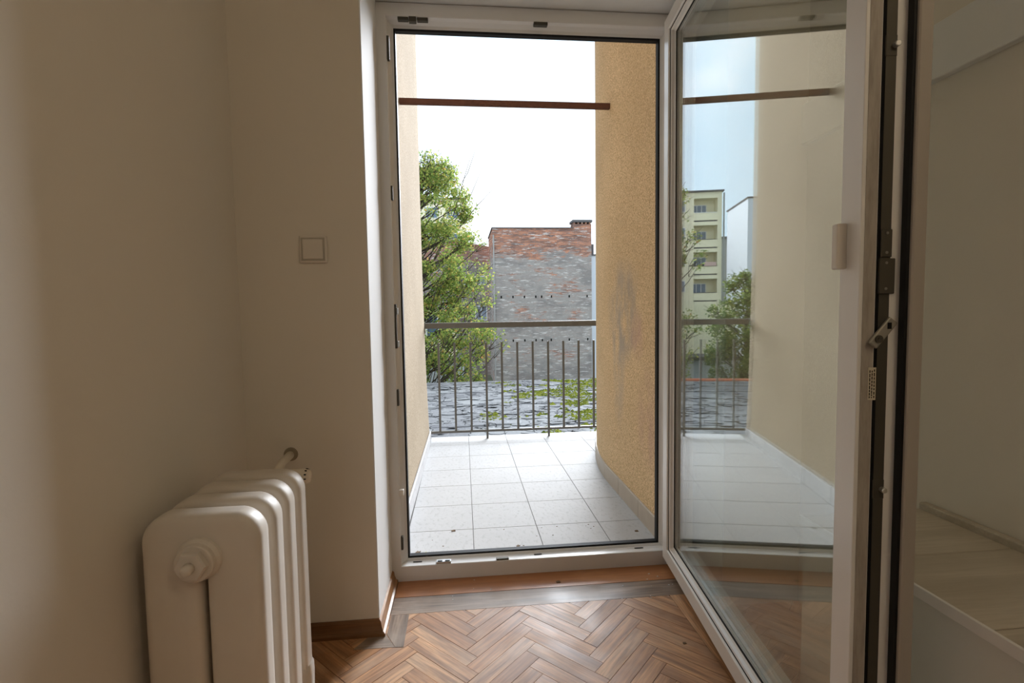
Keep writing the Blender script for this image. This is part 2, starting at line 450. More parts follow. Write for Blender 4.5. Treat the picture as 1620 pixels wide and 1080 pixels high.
# ------------------------------------------------------------------ open door leaf
ANG = 6.6
leaf = tag(empty('balcony_door', (.746, 1.81, .05), -math.radians(90 + ANG)), 'white double glazed balcony door leaf standing open into the room', 'door')
LW, LH = 1.082, 1.98
LO = (0, LW, 0, LH)
body = [(0, 0.001, 0), (0, .048, 0), (0, .051, .003), (0, .051, .007), (0, .058, .010), (0, .061, .018), (0, .070, .024), (0, .070, .060), (0, .076, .066), (0, .076, .087), (0, .002, .087), (0, .002, .066), (0, 0, .066), (0, 0, .001)]
flange = [(0, .0018, .087), (0, -.018, .087), (0, -.020, .085), (0, -.020, .068), (0, -.018, .066), (0, .0018, .066)]
for s, nm in (('l', 'hinge_stile'), ('r', 'lock_stile'), ('b', 'bottom_rail'), ('t', 'top_rail')):
    b = NB(); member(b, s, [LO], body); m_ = obj(nm, b, pvc_m, leaf)
    b = NB(); member(b, s, [LO], flange); obj('flange', b, shaded_pvc_m, m_)
    b = NB(); member(b, s, [LO], [(0, .0505, .0062), (0, .0525, .0062), (0, .0535, .009), (0, .0515, .009)]); obj('bead_groove', b, slot_m, m_)
    b = NB(); member(b, s, [LO], [(0, .0675, .0215), (0, .0712, .0222), (0, .0712, .025), (0, .0675, .025)]); obj('glazing_gasket', b, rubber_m, m_)
    b = NB(); member(b, s, [LO], [(0, -.014, .0615), (0, -.003, .0605), (0, -.003, .0665), (0, -.014, .0665)]); obj('seal', b, rubber_m, m_)
    b = NB(); member(b, s, [LO], [(0, .066, .031), (0, .080, .031), (0, .080, .042), (0, .066, .042)]); obj('pane_spacer', b, steel_m, m_)
for y in (.026, .043):
    b = NB(); box(b, .066, LW - .066, y, y + .004, .066, LH - .066); obj('glass_pane', b, glass_m, leaf)
# hardware on the free edge
e0 = LW
b = NB(); box(b, e0 - .001, e0 + .0008, .006, .024, .004, LH - .004); obj('edge_face', b, dirtpvc_m, leaf)
b = NB(); box(b, e0 - .001, e0 + .0016, .030, .046, .004, LH - .004); bar_ = obj('lock_bar', b, dark_steel_m, leaf)
b = NB(); box(b, e0 - .001, e0 + .0010, .0255, .030, .004, LH - .004); obj('bar_groove', b, slot_m, leaf)
def hw(name, y0, y1, z0, z1, t_=.004, m=dark_steel_m, bev=.001):
    b = NB(); box(b, e0, e0 + t_, y0, y1, z0 - .05, z1 - .05, bev, 1); return obj(name, b, m, leaf)
lc = hw('lock_case', .030, .047, 1.075, 1.118, .004)
lc2 = hw('lock_case', .028, .052, 1.018, 1.073, .005)
for z in (1.112, 1.082, 1.066, 1.026):
    b = NB(); lathe(b, [(0.0004, 0), (.0022, 0), (.0022, .0010), (.0004, .0012)], 'x', 10, (e0 + .0045, .038, z - .05)); obj('screw', b, M('dull_screw', (.25, .24, .21), .5, .5, .6), leaf)
# swivelling catch, tilted
b = NB(); box(b, 0, .006, -.0085, .0085, -.026, .026, .0025, 2)
bmesh.ops.rotate(b, verts=b.verts, cent=(0, 0, 0), matrix=Matrix.Rotation(math.radians(-38), 3, 'X'))
ct = obj('swivel_catch', b, M('dull_catch_steel', (.36, .35, .31), .45, .5, .7), leaf, (e0 + .003, .034, .957 - .05))
b = NB(); lathe(b, [(.0005, 0), (.006, 0), (.006, .002), (.003, .0025), (.0005, .0012)], 'x', 14, (.006, -.0074, -.0095)); obj('catch_pivot', b, dark_steel_m, ct)
b = NB(); box(b, .0055, .0068, .0056, .0116, .0060, .0160, 0); obj('catch_slot', b, slot_m, ct)
st = hw('edge_sticker', .017, .029, .850, .902, .0020, M('aged_paper_sticker', (.62, .56, .44), .7), 0)
b = NB()
for q in range(3):
    zz = .853 - .05
    while zz < .897 - .05:
        l_ = R.uniform(.002, .006)
        box(b, e0 + .002, e0 + .0022, .0185 + q * .0035, .0200 + q * .0035, zz, min(zz + l_, .899 - .05)); zz += l_ + R.uniform(.0008, .002)
obj('sticker_print', b, slot_m, st)
for z in (.705, 1.395, .35, 1.75):
    pl_ = hw('cam_plate', .029, .047, z - .016, z + .016, .0022, dark_steel_m)
    b = NB(); lathe(b, [(.0005, 0), (.0045, 0), (.0045, .007), (.0035, .008), (.0005, .008)], 'x', 12, (e0 + .002, .043, z - .05)); obj('locking_cam', b, steel_m, pl_)
# small pull grip on the outer face
b = NB()
box(b, 1.0345, 1.0505, -.016, .0005, 1.060 - .05, 1.134 - .05, .0025, 2)
obj('pull_grip', b, plastic_m, leaf)
# hinges at the jamb side
for z in (.12, 1.80):
    b = NB(); lathe(b, [(.001, 0), (.008, 0), (.008, .10), (.001, .10)], 'z', 14, (-.014, .078, z)); obj('hinge', b, plastic_m, leaf)

# ------------------------------------------------------------------ light switch
sw = tag(empty('light_switch', (-.435, YW, 1.19)), 'square white rocker light switch on the cream wall', 'light switch')
b = NB(); box(b, -.040, .040, -.009, 0, -.040, .040, .004, 3); obj('cover_frame', b, plastic_m, sw)
b = NB(); box(b, -.034, .034, -.0095, -.008, -.034, .034, .0005, 1); obj('shadow_joint', b, M('switch_joint', (.50, .46, .39), .6), sw)
b = NB(); box(b, -.029, .029, -.013, -.009, -.029, .029, .0025, 2); obj('rocker', b, plastic_m, sw)

# ------------------------------------------------------------------ radiator
rad = tag(empty('radiator', (-.51, 1.017, 0)), 'old cast iron radiator painted cream against the left wall', 'radiator')
RWH, RT, RB, PIT = .11, .612, .075, .08
def rr_outline(hw_, z0, z1, rt_, rb_, n=8, dome=.010):
    pts = []
    for cx, cz, r, a0 in ((hw_ - rt_, z1 - rt_ , rt_, 0), (-hw_ + rt_, z1 - rt_, rt_, 90), (-hw_ + rb_, z0 + rb_, rb_, 180), (hw_ - rb_, z0 + rb_, rb_, 270)):
        for i in range(n + 1):
            a = math.radians(a0 + 90 * i / n)
            x, z = cx + r * math.cos(a), cz + r * math.sin(a)
            if z > (z0 + z1) / 2: z += dome * (1 - (x / hw_) ** 2)
            pts.append((x, z))
    return pts
def section_bm():
    b = NB()
    # half thickness profile: inset from the outline against y
    steps = [(.020, -.028), (.010, -.027), (.004, -.0235), (.0006, -.017), (0, -.008), (.0, .008), (.0006, .017), (.004, .0235), (.010, .027), (.020, .028)]
    def ring(ins, y, hw0, z0, z1, rt_, rb_, dm):
        o = rr_outline(hw0 - ins, z0 + ins, z1 - ins, max(rt_ - ins * .6, .004), max(rb_ - ins * .6, .003), dome=dm)
        return [(x, y, z) for x, z in o]
    # outer loop and slot loop share the vertex count, so the face is a ring round the slot
    outer = [ring(i, y, RWH, RB, RT, .044, .035, .010) for i, y in steps]
    SZ0, SZ1 = .14, .515
    def slot(ins, y): return [(x, y, z) for x, z in rr_outline(.0055 + ins, SZ0 - ins, SZ1 + ins, .005 + ins, .005 + ins, dome=0)]
    inner = [slot(.020, -.028), slot(.010, -.027), slot(.004, -.0235), slot(0, -.015), slot(0, .015), slot(.004, .0235), slot(.010, .027), slot(.020, .028)]
    rings = outer + inner[::-1]
    vs = [[b.verts.new(p) for p in r] for r in rings]
    n = len(vs[0])
    for a, c in zip(vs, vs[1:] + vs[:1]):
        for i in range(n): b.faces.new((a[i], a[(i + 1) % n], c[(i + 1) % n], c[i]))
    return b
sec = obj('section', section_bm(), enamel_m, rad, smooth=True)
secs = [sec] + [inst('section', sec.data, rad, (0, PIT * i, 0)) for i in range(1, 4)]
for i, s_ in enumerate(secs[:-1]):
    for z in (.545, .115):
        b = NB(); lathe(b, [(.001, .022), (.038, .022), (.032, .032), (.029, .040), (.032, .048), (.038, .058), (.001, .058)], 'y', 24, (0, 0, z))
        obj('hub', b, enamel_m, s_, smooth=False)
for i in (0, 3):
    for sx in (-1, 1):
        b = NB(); x_ = sx * .082
        loft(b, [[(x_ + u, v, z) for u, v in ((-w, -.026), (w, -.026), (w, .026), (-w, .026))] for z, w in ((0.0, .034), (.03, .030), (.105, .032), (.125, .030), (.14, .020))])
        bmesh.ops.bevel(b, geom=b.edges[:], offset=.006, segments=2, affect='EDGES')
        obj('foot', b, enamel_m, secs[i], smooth=True)
# end plug of the front section
b = NB(); lathe(b, [(.001, -.026), (.043, -.026), (.041, -.034), (.036, -.040), (.036, -.050), (.034, -.052), (.001, -.052)], 'y', 32, (-.002, 0, .535)); pg = obj('plug_boss', b, enamel_m, secs[0], smooth=False)
b = NB(); lathe(b, [(.001, -.050), (.029, -.050), (.029, -.062), (.026, -.066), (.001, -.066)], 'y', 6, (-.002, 0, .535)); obj('hex_nut', b, enamel_m, pg)
b = NB(); lathe(b, [(.001, -.064), (.011, -.064), (.010, -.078), (.007, -.082), (.001, -.083)], 'y', 16, (-.002, 0, .535)); obj('air_vent', b, enamel_m, pg, smooth=True)
# valve, thermostatic head and pipe into the wall
vx, vy, vz = -.003, .335, .560
b = NB(); lathe(b, [(.001, 0), (.016, 0), (.016, .07), (.022, .072), (.022, .095), (.001, .095)], 'y', 6, (vx, .26, vz)); box(b, vx - .02, vx + .02, vy - .018, vy + .018, vz - .02, vz + .02, .005, 2)
vb = obj('valve_body', b, valve_m, rad)
b = NB(); lathe(b, [(.001, .012), (.019, .012), (.0205, .03), (.021, .06), (.0205, .088), (.0185, .098), (.015, .105), (.001, .107)], 'x', 24, (vx, vy - .01, vz + .014)); th = obj('thermostat_head', b, valve_m, rad, smooth=True)
b = NB()
for i in range(7):
    a = math.radians(-20 + i * 34); box(b, vx + .094, vx + .099, vy - .01 + .0190 * math.cos(a) - .0014, vy - .01 + .0190 * math.cos(a) + .0014, vz + .014 + .0190 * math.sin(a) - .0014, vz + .014 + .0190 * math.sin(a) + .0014)
obj('head_slot', b, slot_m, th)
b = NB(); tube(b, [(vx, vy, vz), (vx - .004, vy + .05, vz + .006), (vx - .010, vy + .12, vz + .016), (vx - .012, YW - 1.017 + .005, vz + .018)], [.011, .0115, .012, .012], 14); obj('pipe', b, valve_m, rad, smooth=True)
b = NB(); lathe(b, [(.001, 0), (.021, 0), (.0195, -.006), (.013, -.008), (.001, -.008)], 'y', 20, (vx - .012, YW - 1.017, vz + .018)); obj('pipe_collar', b, M('dark_gap_sealant', (.30, .25, .18), .8), rad)

# ------------------------------------------------------------------ pale ledge along the right wall
lg = tag(empty('ledge', (1.0, .4, 0)), 'low boxed ledge with pale wood grain top along the right wall', 'ledge')
LX0, LX1, LZ, LYE = .787 - 1.0, XR - 1.0 - .001, .505, 1.094 - .4
b = NB(); box(b, LX0 + .012, LX1, -1.6, LYE, 0, LZ - .018); obj('front_panel', b, ledge_m, lg)
ys = [1.094, .884, .66, .44, .22, 0, -.22, -.44, -.66, -.88, -1.2]
for a, c in zip(ys, ys[1:]):
    b = NB(); box(b, LX0 + .006, LX1 - .02, c - .4 + .0012, a - .4 - .0012, LZ - .018, LZ, .0012, 1); obj('top_board', b, pale_m, lg)
b = NB(); box(b, LX0, LX0 + .006, -1.6, LYE, LZ - .020, LZ + .001, .001, 1); obj('edge_trim', b, pvc_m, lg)
b = NB(); box(b, LX1 - .02, LX1, -1.6, LYE, LZ - .018, LZ + .016, .003, 2); obj('upstand', b, pale_m, lg)

# ------------------------------------------------------------------ balcony
BZ = -.13
BE = 4.51
b = NB(); box(b, -1.1, 2.1, YF, BE - .01, BZ - .28, BZ - .0014)
bal = tag(obj('balcony_floor', b, grout_m), 'balcony floor paved with square pale stone tiles', 'balcony', kind='structure')
TX, TY, TS = .0306, 2.556, .333
def xr(y): return .93 + (max(0, y - 3.13) ** 2) / (2 * 2.45) + .004
def lean(z): return -.036 * (1 - math.exp(-max(0, z - BZ) / .8))
def xl(y): return -.318 + .009 * (y - 2.7)
tile_full = None
for i in range(-2, 5):
    for j in range(-2, 6):
        x0_, x1_ = TX + i * TS + .0015, TX + (i + 1) * TS - .0015
        y0_, y1_ = TY + j * TS + .0015, TY + (j + 1) * TS - .0015
        if i == -2 or x0_ > 1.25: continue
        y0_ = max(y0_, YF + .002); y1_ = min(y1_, BE)
        if y1_ - y0_ < .02: continue
        cx, cy = (x0_ + x1_) / 2, (y0_ + y1_) / 2
        if tile_full and abs(y1_ - y0_ - (TS - .003)) < 1e-6:
            inst('floor_tile', tile_full, bal, (cx, cy, BZ)); continue
        b = NB(); box(b, x0_ - cx, x1_ - cx, y0_ - cy, y1_ - cy, -.012, 0, .0007, 1)
        o_ = obj('floor_tile', b, tile_m, bal, (cx, cy, BZ))
        if abs(y1_ - y0_ - (TS - .003)) < 1e-6: tile_full = o_.data
b = NB(); box(b, -1.1, 2.1, BE, BE + .012, BZ - .28, BZ - .001, .004, 2); obj('edge_fascia', b, tile_m, bal)

def smoothwall(name, pts_fn, zs, mat, label):
    b = NB(); loft(b, [pts_fn(z) for z in zs])
    o = tag(obj(name, b, mat), label, 'wall', kind='structure')
    for p_ in o.data.polygons: p_.use_smooth = abs(p_.normal.z) < .5
    md = o.modifiers.new('edge', 'EDGE_SPLIT'); md.split_angle = math.radians(40)
    return o
zs = [-5.2, -1, BZ, 0, .15, .3, .5, .75, 1.0, 1.3, 1.6, 2.0, 2.5, 3.2, 4.5, 7.0]
def ringL(z):
    p = [(xl(y) + lean(z), y) for y in (YF, 2.4, 2.8, 3.2, 3.6, 4.0, 4.3)]
    ex = xl(4.3) + lean(z)
    for a in (0, 20, 40, 60, 80, 90): p.append((ex - .10 + .10 * math.cos(math.radians(a)), 4.34 + .10 * math.sin(math.radians(a))))
    p += [(-1.2, 4.44), (-1.2, YF)]
    return [(x, y, z) for x, y in p]
smoothwall('wall_balcony_left', ringL, zs, stucco_l_m, 'daylight-tinted stuccoed side wall of the balcony, left of the railing')
def ringR(z):
    p = [(xr(y), y) for y in [YF, 2.4, 2.8, 3.1] + [3.13 + .12 * q for q in range(1, 14)]]
    p += [(p[-1][0] + .45, 4.95), (2.6, 5.0), (2.6, YF)]
    return [(x, y, z) for x, y in p]
smoothwall('wall_balcony_right', ringR, zs, stucco_r_m, 'curved ochre stuccoed wall with grey stain on the balcony right')
# skirting tiles
wl_ = bpy.data.objects['wall_balcony_left']; wr_ = bpy.data.objects['wall_balcony_right']
def skirting(fn, side, ys_, parent):
    for a, c in zip(ys_, ys_[1:]):
        a += .0022; c -= .0022
        n = 3; b = NB(); rings = []
        for q in range(n + 1):
            y = a + (c - a) * q / n; x = fn(y)
            rings.append([(x + side * .001, y, BZ), (x - side * .010, y, BZ), (x - side * .010, y, BZ + .097), (x - side * .006, y, BZ + .100), (x + side * .001, y, BZ + .100)])
        loft(b, rings); obj('skirting_tile', b, sktile_m if side > 0 else tile_m, parent)
skirting(xr, 1, [1.99, 2.25, 2.581, 2.927, 3.238, 3.565, 3.89, 4.21, 4.5], wr_)
skirting(xl, -1, [1.99, 2.22, 2.556, 2.889, 3.222, 3.555, 3.888, 4.22, 4.34], wl_)
b = NB(); box(b, -1.2, 2.6, YW + .2, YF + .0, HC + .2, 7.0); box(b, -1.2, XL - .2, YW, YF, -5, HC + .2); box(b, XR + .2, 2.6, YW, YF, -5, HC + .2); box(b, XL - .2, XR + .2, YW, YF, -5, -.31)
tag(obj('wall_facade', b, facade_m), 'ochre stuccoed house facade above and below the balcony doorway', 'wall', kind='structure')

# railing
rl = tag(empty('balcony_railing', (.5, 4.41, BZ)), 'brown grey steel balcony railing with thin upright bars', 'railing')
RX = lambda x: x - .5
b = NB(); box(b, RX(-.33), RX(1.30), -.022, .022, 1.0 - .145 - BZ, 1.0 - .095 - BZ, .006, 2); obj('handrail', b, rail_m, rl)
b = NB(); box(b, RX(-.33), RX(1.30), -.012, .012, 1 - 1.069 - BZ, 1 - 1.049 - BZ, .002, 1); obj('bottom_rail', b, rail_m, rl)
for i in range(11):
    x = -.2164 + .1383 * i; lo = 0.0 if i in (3, 7) else .062
    b = NB(); box(b, -.009, .009, -.009, .009, lo, .858, .0015, 1); obj('bar', b, rail_m, rl, (RX(x), 0, 0))
# rusty rod between the side walls
b = NB(); box(b, -.353, .936, 3.105, 3.135, 2.240, 2.273, .003, 1)
tag(obj('steel_bar', b, rust_m), 'rusty square steel bar spanning between the balcony walls', 'bar')

# litter on the tiles
lf_m = M('yellow_leaf', (.50, .46, .08), .6); dry_m = M('dry_brown_leaf', (.16, .10, .05), .8)
def litter(name, x, y, s, mat, label, cat, group=None, rz=0.0):
    b = NB(); n = 9; c = b.verts.new((0, 0, s * .25)); ring = []
    for i in range(n):
        a = 2 * math.pi * i / n; r = s * (.55 + .45 * abs(math.sin(2.5 * a)))
        ring.append(b.verts.new((r * math.cos(a), r * .7 * math.sin(a), s * (.1 + .25 * R.random()))))
    lo = [b.verts.new((v.co.x * .9, v.co.y * .9, 0)) for v in ring]
    for i in range(n):
        b.faces.new((c, ring[i], ring[(i + 1) % n])); b.faces.new((ring[i], lo[i], lo[(i + 1) % n], ring[(i + 1) % n]))
    b.faces.new(lo[::-1])
    return tag(obj(name, b, mat, None, (x, y, BZ), rz), label, cat, group)

# ------------------------------------------------------------------ outdoors
GZ = -4.6
ground_m = M('yard_ground', (.14, .15, .10), .95, .1); g = G(ground_m); g.col(g.mix(g.noise(.6, 5), (.10, .13, .06), (.22, .20, .17)))
b = NB(); box(b, -90, 90, 2.1, 140, GZ - .3, GZ)
tag(obj('yard_ground', b, ground_m), 'grassy yard between the buildings below the balcony', 'ground', kind='structure')

def brick_mat(name, orange, grey):
    m = M(name, (.3, .2, .15), .95, .1); g = G(m)
    sx = g.n('SeparateXYZ'); g.lk(g.co, sx.inputs[0])
    cb = g.n('CombineXYZ'); g.lk(sx.outputs[0], cb.inputs[0]); g.lk(sx.outputs[2], cb.inputs[1])
    bt = g.n('TexBrick'); g.lk(cb.outputs[0], bt.inputs['Vector'])
    bt.inputs['Scale'].default_value = 1.0; bt.inputs['Brick Width'].default_value = .29; bt.inputs['Row Height'].default_value = .085
    bt.inputs['Mortar Size'].default_value = .010; bt.inputs['Mortar'].default_value = (.30, .28, .26, 1)
    bt.inputs['Color1'].default_value = (*orange, 1); bt.inputs['Color2'].default_value = (.30, .13, .09, 1)
    f = g.noise(2.6, 6, .75, g.map((.42, .42, 3.4)), .6)
    f2 = g.noise(.55, 4, .6, g.map((.8, .8, 1.5)), .4)
    fine = g.noise(9, 4, .7, g.map((.6, .6, 3)))
    ht = g.ramp(g.math('MULTIPLY', sx.outputs[2], .08), [(.02, .57), (.36, .55), (.44, .34), (.56, .08)])     # less render left on the upper courses
    amt = g.math('ADD', g.math('MULTIPLY', f, .45), g.math('ADD', g.math('MULTIPLY', f2, .35), g.math('MULTIPLY', ht, .42)))
    k = g.ramp(amt, [(.555, 0.0), (.60, .92)])
    gc = g.mix(fine, tuple(v * .55 for v in grey), tuple(v * 1.25 for v in grey))
    gc = g.mix(g.ramp(f2, [(.5, 0.0), (.62, .6)]), gc, (.20, .19, .185))
    dk = g.ramp(g.noise(2.2, 4, .6, g.map((.4, .4, 2.0))), [(.45, 0.0), (.65, .75)])
    c = g.mix(dk, bt.outputs['Color'], (.14, .10, .09))
    c = g.mix(k, c, gc)
    pale = g.ramp(g.noise(2.6, 5, .7, g.map((.5, .5, 3.0), (0, 0, .4))), [(.56, 0.0), (.62, .85)])
    c = g.mix(pale, c, (.64, .59, .56))
    g.col(c); g.bump(fine, .4, .05)
    return m
brick_m = brick_mat('old_brick_with_render', (.66, .25, .12), (.40, .37, .345))
brick2_m = brick_mat('dark_old_brick', (.42, .17, .10), (.28, .25, .24))
slab_m = M('grey_coping', (.13, .12, .12), .9, .1); dark_m = M('dark_hole', (.01, .009, .008), .9, .1)
downpipe_m = M('grey_downpipe', (.35, .33, .31), .7)
cream_m = M('cream_render', (.66, .60, .38), .9, .15); g = G(cream_m); g.col(g.mix(g.noise(.5, 3), (.84, .77, .54), (.90, .83, .60)))
creamin_m = M('cream_loggia_render', (.58, .49, .26), .9, .15)
whitewall_m = M('white_insulated_wall', (.66, .68, .72), .8, .2)
win_m = M('far_window_glass', (.10, .15, .22), .08, .8)
winfr_m = M('far_window_frame', (.75, .75, .74), .5)
grey_m = M('grey_render', (.34, .34, .34), .9, .1)

def part(name, mat, parent, *bx):
    b = NB()
    for q in bx: box(b, *q)
    return obj(name, b, mat, parent)
def win(parent, x0_, x1_, z0_, z1_, y, muntins=1):
    f_ = part('window', winfr_m, parent, (x0_, x1_, y - .06, y + .05, z0_, z1_))
    n = muntins + 1; w = (x1_ - x0_ - .08 * (n + 1)) / n
    for q in range(n):
        a = x0_ + .08 + q * (w + .08)
        part('pane', win_m, f_, (a, a + w, y - .075, y - .05, z0_ + .08, z1_ - .08))

# brick gable building
br = tag(empty('brick_building', (0, 0, 0)), 'tall old brick gable wall with patches of grey render and chimney', 'building')
part('wall', brick_m, br, (2.35, 9.93, 38, 43.5, GZ, 7.2))
part('roof_edge', slab_m, br, (2.28, 8.55, 37.93, 43.5, 7.2, 7.27))
ch = part('chimney', brick_m, br, (8.53, 9.93, 38.0, 39.0, 7.2, 7.52))
part('chimney_cap', slab_m, ch, (8.46, 9.98, 37.9, 39.1, 7.66, 7.84))
for q in range(5): part('chimney_pier', brick_m, ch, (8.55 + q * .30, 8.68 + q * .30, 38.0, 39.0, 7.52, 7.66))
for xx, zz in [(x, 2.05) for x in (2.94, 3.83, 4.71, 5.58, 6.03, 6.79, 8.17, 9.57)] + [(x, -1.27) for x in (3.81, 4.70, 5.56, 6.05, 6.74, 8.15, 9.60)]:
    part('beam_hole', dark_m, br, (xx - .05, xx + .05, 37.985, 38.05, zz - .09, zz + .09))
part('downpipe', downpipe_m, br, (2.36, 2.46, 37.86, 37.96, GZ, 6.7))
# lower brick house behind
b2 = tag(empty('brick_house', (0, 0, 0)), 'lower dark brick house with a white window behind the tree', 'building')
b = NB(); loft(b, [[(-6, y, GZ), (2.75, y, GZ), (2.75, y, 6.55), (.3, y, 7.0), (-6, y, 7.1)] for y in (44, 50)]); obj('wall', b, brick2_m, b2)
win(b2, 1.10, 2.15, 3.30, 4.05, 43.98, 1); win(b2, -.6, .4, 3.3, 4.05, 43.98, 1); win(b2, 1.1, 2.15, .2, 1.5, 43.98, 1)
part('roof_edge', slab_m, b2, (-6, .3, 43.9, 50.1, 7.02, 7.12))
# pale building right of the gable
rb = tag(empty('pale_building', (0, 0, 0)), 'pale grey building glimpsed at the right edge of brick gable', 'building')
part('wall', whitewall_m, rb, (10.0, 18, 38.6, 46, GZ, 5.2)); part('roof_edge', slab_m, rb, (9.97, 18, 38.5, 46.1, 5.2, 5.3))
part('chimney', slab_m, rb, (10.05, 10.5, 39.5, 40.2, 5.3, 6.2))
# cream block with loggias
cr = tag(empty('cream_apartment_block', (0, 0, 0)), 'cream apartment block with stacked loggias, seen mirrored in the glass', 'building')
CY, CX0, CX1, CT = 52.0, -12.85, .45, 12.35
LGX0, LGX1 = -12.45, -10.2
rows = [10.35 - 2.62 * q for q in range(5)]
part('wall', cream_m, cr, (CX0, LGX0, CY, CY + 9, GZ, CT), (LGX1, CX1, CY, CY + 9, GZ, CT), (LGX0, LGX1, CY + 1.3, CY + 9, GZ, CT), (LGX0, LGX1, CY, CY + 1.3, rows[0] + 1.42, CT))
part('roof_edge', slab_m, cr, (CX0 - .15, CX1 + .15, CY - .25, CY + 9, CT, CT + .14))
for z in rows:
    pp = part('loggia_parapet', cream_m, cr, (LGX0, LGX1, CY - .02, CY + .14, z - .72, z))
    part('parapet_rail', winfr_m if z == rows[0] else slab_m, pp, (LGX0, LGX1, CY - .05, CY + .17, z, z + .05))
    part('parapet_gap', slab_m, pp, (LGX0 + .05, LGX1 - .05, CY + .0, CY + .1, z - .84, z - .74))
    part('loggia_slab', cream_m, cr, (LGX0, LGX1, CY - .02, CY + 1.3, z - 1.22, z - .86))
    win(cr, LGX0 + .75, LGX1 - .05, z - .7, z + 1.0, CY + 1.28, 2)
    for x in (-9.4, -5.6, -3.6, -1.4):
        win(cr, x, x + 1.3, z + .1, z + 1.25, CY - .0, 1)
lau = NB(); box(lau, -12.35, -11.2, CY - .10, CY - .06, rows[2] + .02, rows[2] + .42, .02, 2)
tag(obj('laundry', lau, M('pink_cloth', (.62, .42, .38), .9, .1)), 'pale pink laundry hung over a loggia parapet of cream block', 'laundry')
tag(part('downpipe_strip', M('grey_corner_strip', (.30, .31, .30), .8), None, (CX0 - .16, CX0 - .03, CY - .4, CY - .26, GZ, CT - .2)), 'grey downpipe at the corner of the cream apartment block', 'downpipe')
# white insulated gable
wg = tag(empty('white_building', (0, 0, 0)), 'plain white windowless side wall of a building, seen in the glass', 'building')
part('wall', whitewall_m, wg, (-16, -8.35, 30, 34, GZ, 7.12)); part('roof_edge', slab_m, wg, (-16.1, -8.31, 29.95, 34.05, 7.12, 7.2))
gb = tag(empty('grey_building', (0, 0, 0)), 'distant narrow grey building between cream and white ones', 'building')
part('wall', grey_m, gb, (-22, -14.6, 62, 70, GZ, 9.0)); part('roof_edge', slab_m, gb, (-22, -14.5, 61.9, 70, 9.0, 9.3))
# white annex behind the shed
an = tag(empty('annex', (0, 0, 0)), 'low white outbuilding with dark roof behind the tree', 'building')
part('wall', whitewall_m, an, (-7, .02, 26, 29.5, GZ, -1.6)); part('roof', slab_m, an, (-7, .06, 25.7, 29.5, -1.6, -1.42)); part('gutter', dark_m, an, (-7, -.25, 25.80, 25.98, -2.86, -2.66))
part('upper_wall', cream_m, an, (-7, -.4, 27.5, 29.5, -1.42, 1.2)); win(an, -2.0, -.7, -.4, .9, 27.48, 1)

# shed roof with bitumen felt and moss
shed = tag(empty('shed', (0, 0, 0)), 'long shed roofed in torn grey bitumen felt with moss below', 'shed')
felt_m = M('bitumen_felt', (.17, .17, .18), .95, .06); g = G(felt_m)
f = g.noise(2.3, 6, .7, g.map((1.0, .8, 1)), 1.0); r_ = g.rnd()
dv = g.n('VectorMath'); dv.operation = 'ADD'; dn = g.n('TexNoise'); dn.inputs['Scale'].default_value = 2.2; dn.inputs['Detail'].default_value = 4; g.lk(g.co, dn.inputs['Vector'])
sc_ = g.n('VectorMath'); sc_.operation = 'SCALE'; sc_.inputs['Scale'].default_value = .9; g.lk(dn.outputs['Color'], sc_.inputs[0]); g.lk(g.co, dv.inputs[0]); g.lk(sc_.outputs[0], dv.inputs[1])
vo = g.n('TexVoronoi'); vo.feature = 'DISTANCE_TO_EDGE'; vo.inputs['Scale'].default_value = 1.15; g.lk(dv.outputs[0], vo.inputs['Vector'])
vc = g.n('TexVoronoi'); vc.inputs['Scale'].default_value = 1.15; g.lk(dv.outputs[0], vc.inputs['Vector'])
c = g.mix(g.ramp(f, [(.38, 0.0), (.60, 1.0)]), (.14, .138, .147), (.235, .235, .235))
c = g.mix(.45, c, g.ramp(vc.outputs['Color'], [(.2, (.125, .123, .133)), (.8, (.28, .28, .28))]))
c = g.mix(g.ramp(g.noise(13, 5, .75), [(.60, 0.0), (.65, .9)]), c, (.38, .38, .38))
c = g.mix(g.ramp(g.noise(7, 6, .8, g.map((1, .8, 1))), [(.29, 1.0), (.33, 0.0)]), c, (.03, .03, .032))
c = g.mix(g.ramp(vo.outputs['Distance'], [(.0, 1.0), (.012, .9), (.026, 0.0)]), c, (.015, .015, .016))
c = g.mix(g.math('MULTIPLY', r_, .25), c, (.16, .155, .15)); g.col(c); g.bump(f, .5, .03)
moss_m = M('yellow_green_moss', (.26, .27, .03), .95, .1); g = G(moss_m); g.col(g.mix(g.n('NewGeometry').outputs['Random Per Island'], (.07, .09, .012), (.24, .25, .035)))
part('walls', grey_m, shed, (-13, 12, 9.0, 18.0, GZ, -1.66)); 
part('roof_deck', felt_m, shed, (-13.1, 12.1, 8.6, 18.05, -1.66, -1.56))
edges = [8.7, 9.9, 11.1, 12.4, 13.5, 14.5, 15.7, 16.9, 18.15]
for q, (a, c_) in enumerate(zip(edges, edges[1:])):
    for (sx0, sx1) in ((-13, R.uniform(-3, -1)), (None, R.uniform(2.2, 5.5)), (None, 12)):
        if sx0 is None: sx0 = last
        last = sx1
        b = NB(); n = 40; rings = []
        for i in range(n + 1):
            x = sx0 + (sx1 - sx0) * i / n
            lo = a - .10 + .14 * noise.noise((x * 1.3, q * 7.1, 0)) + .07 * noise.noise((x * 4.1, q * 3.3, 5))
            hz = .02 * noise.noise((x * 2.0, q * 2.2, 9))
            rings.append([(x, lo, -1.535 + hz), (x, lo + .02, -1.520 + hz), (x, (a + c_) / 2, -1.522 + .03 * noise.noise((x, q, 3))), (x, c_, -1.545), (x, c_, -1.575), (x, lo, -1.560)])
        loft(b, rings); obj('felt_sheet', b, felt_m, shed)
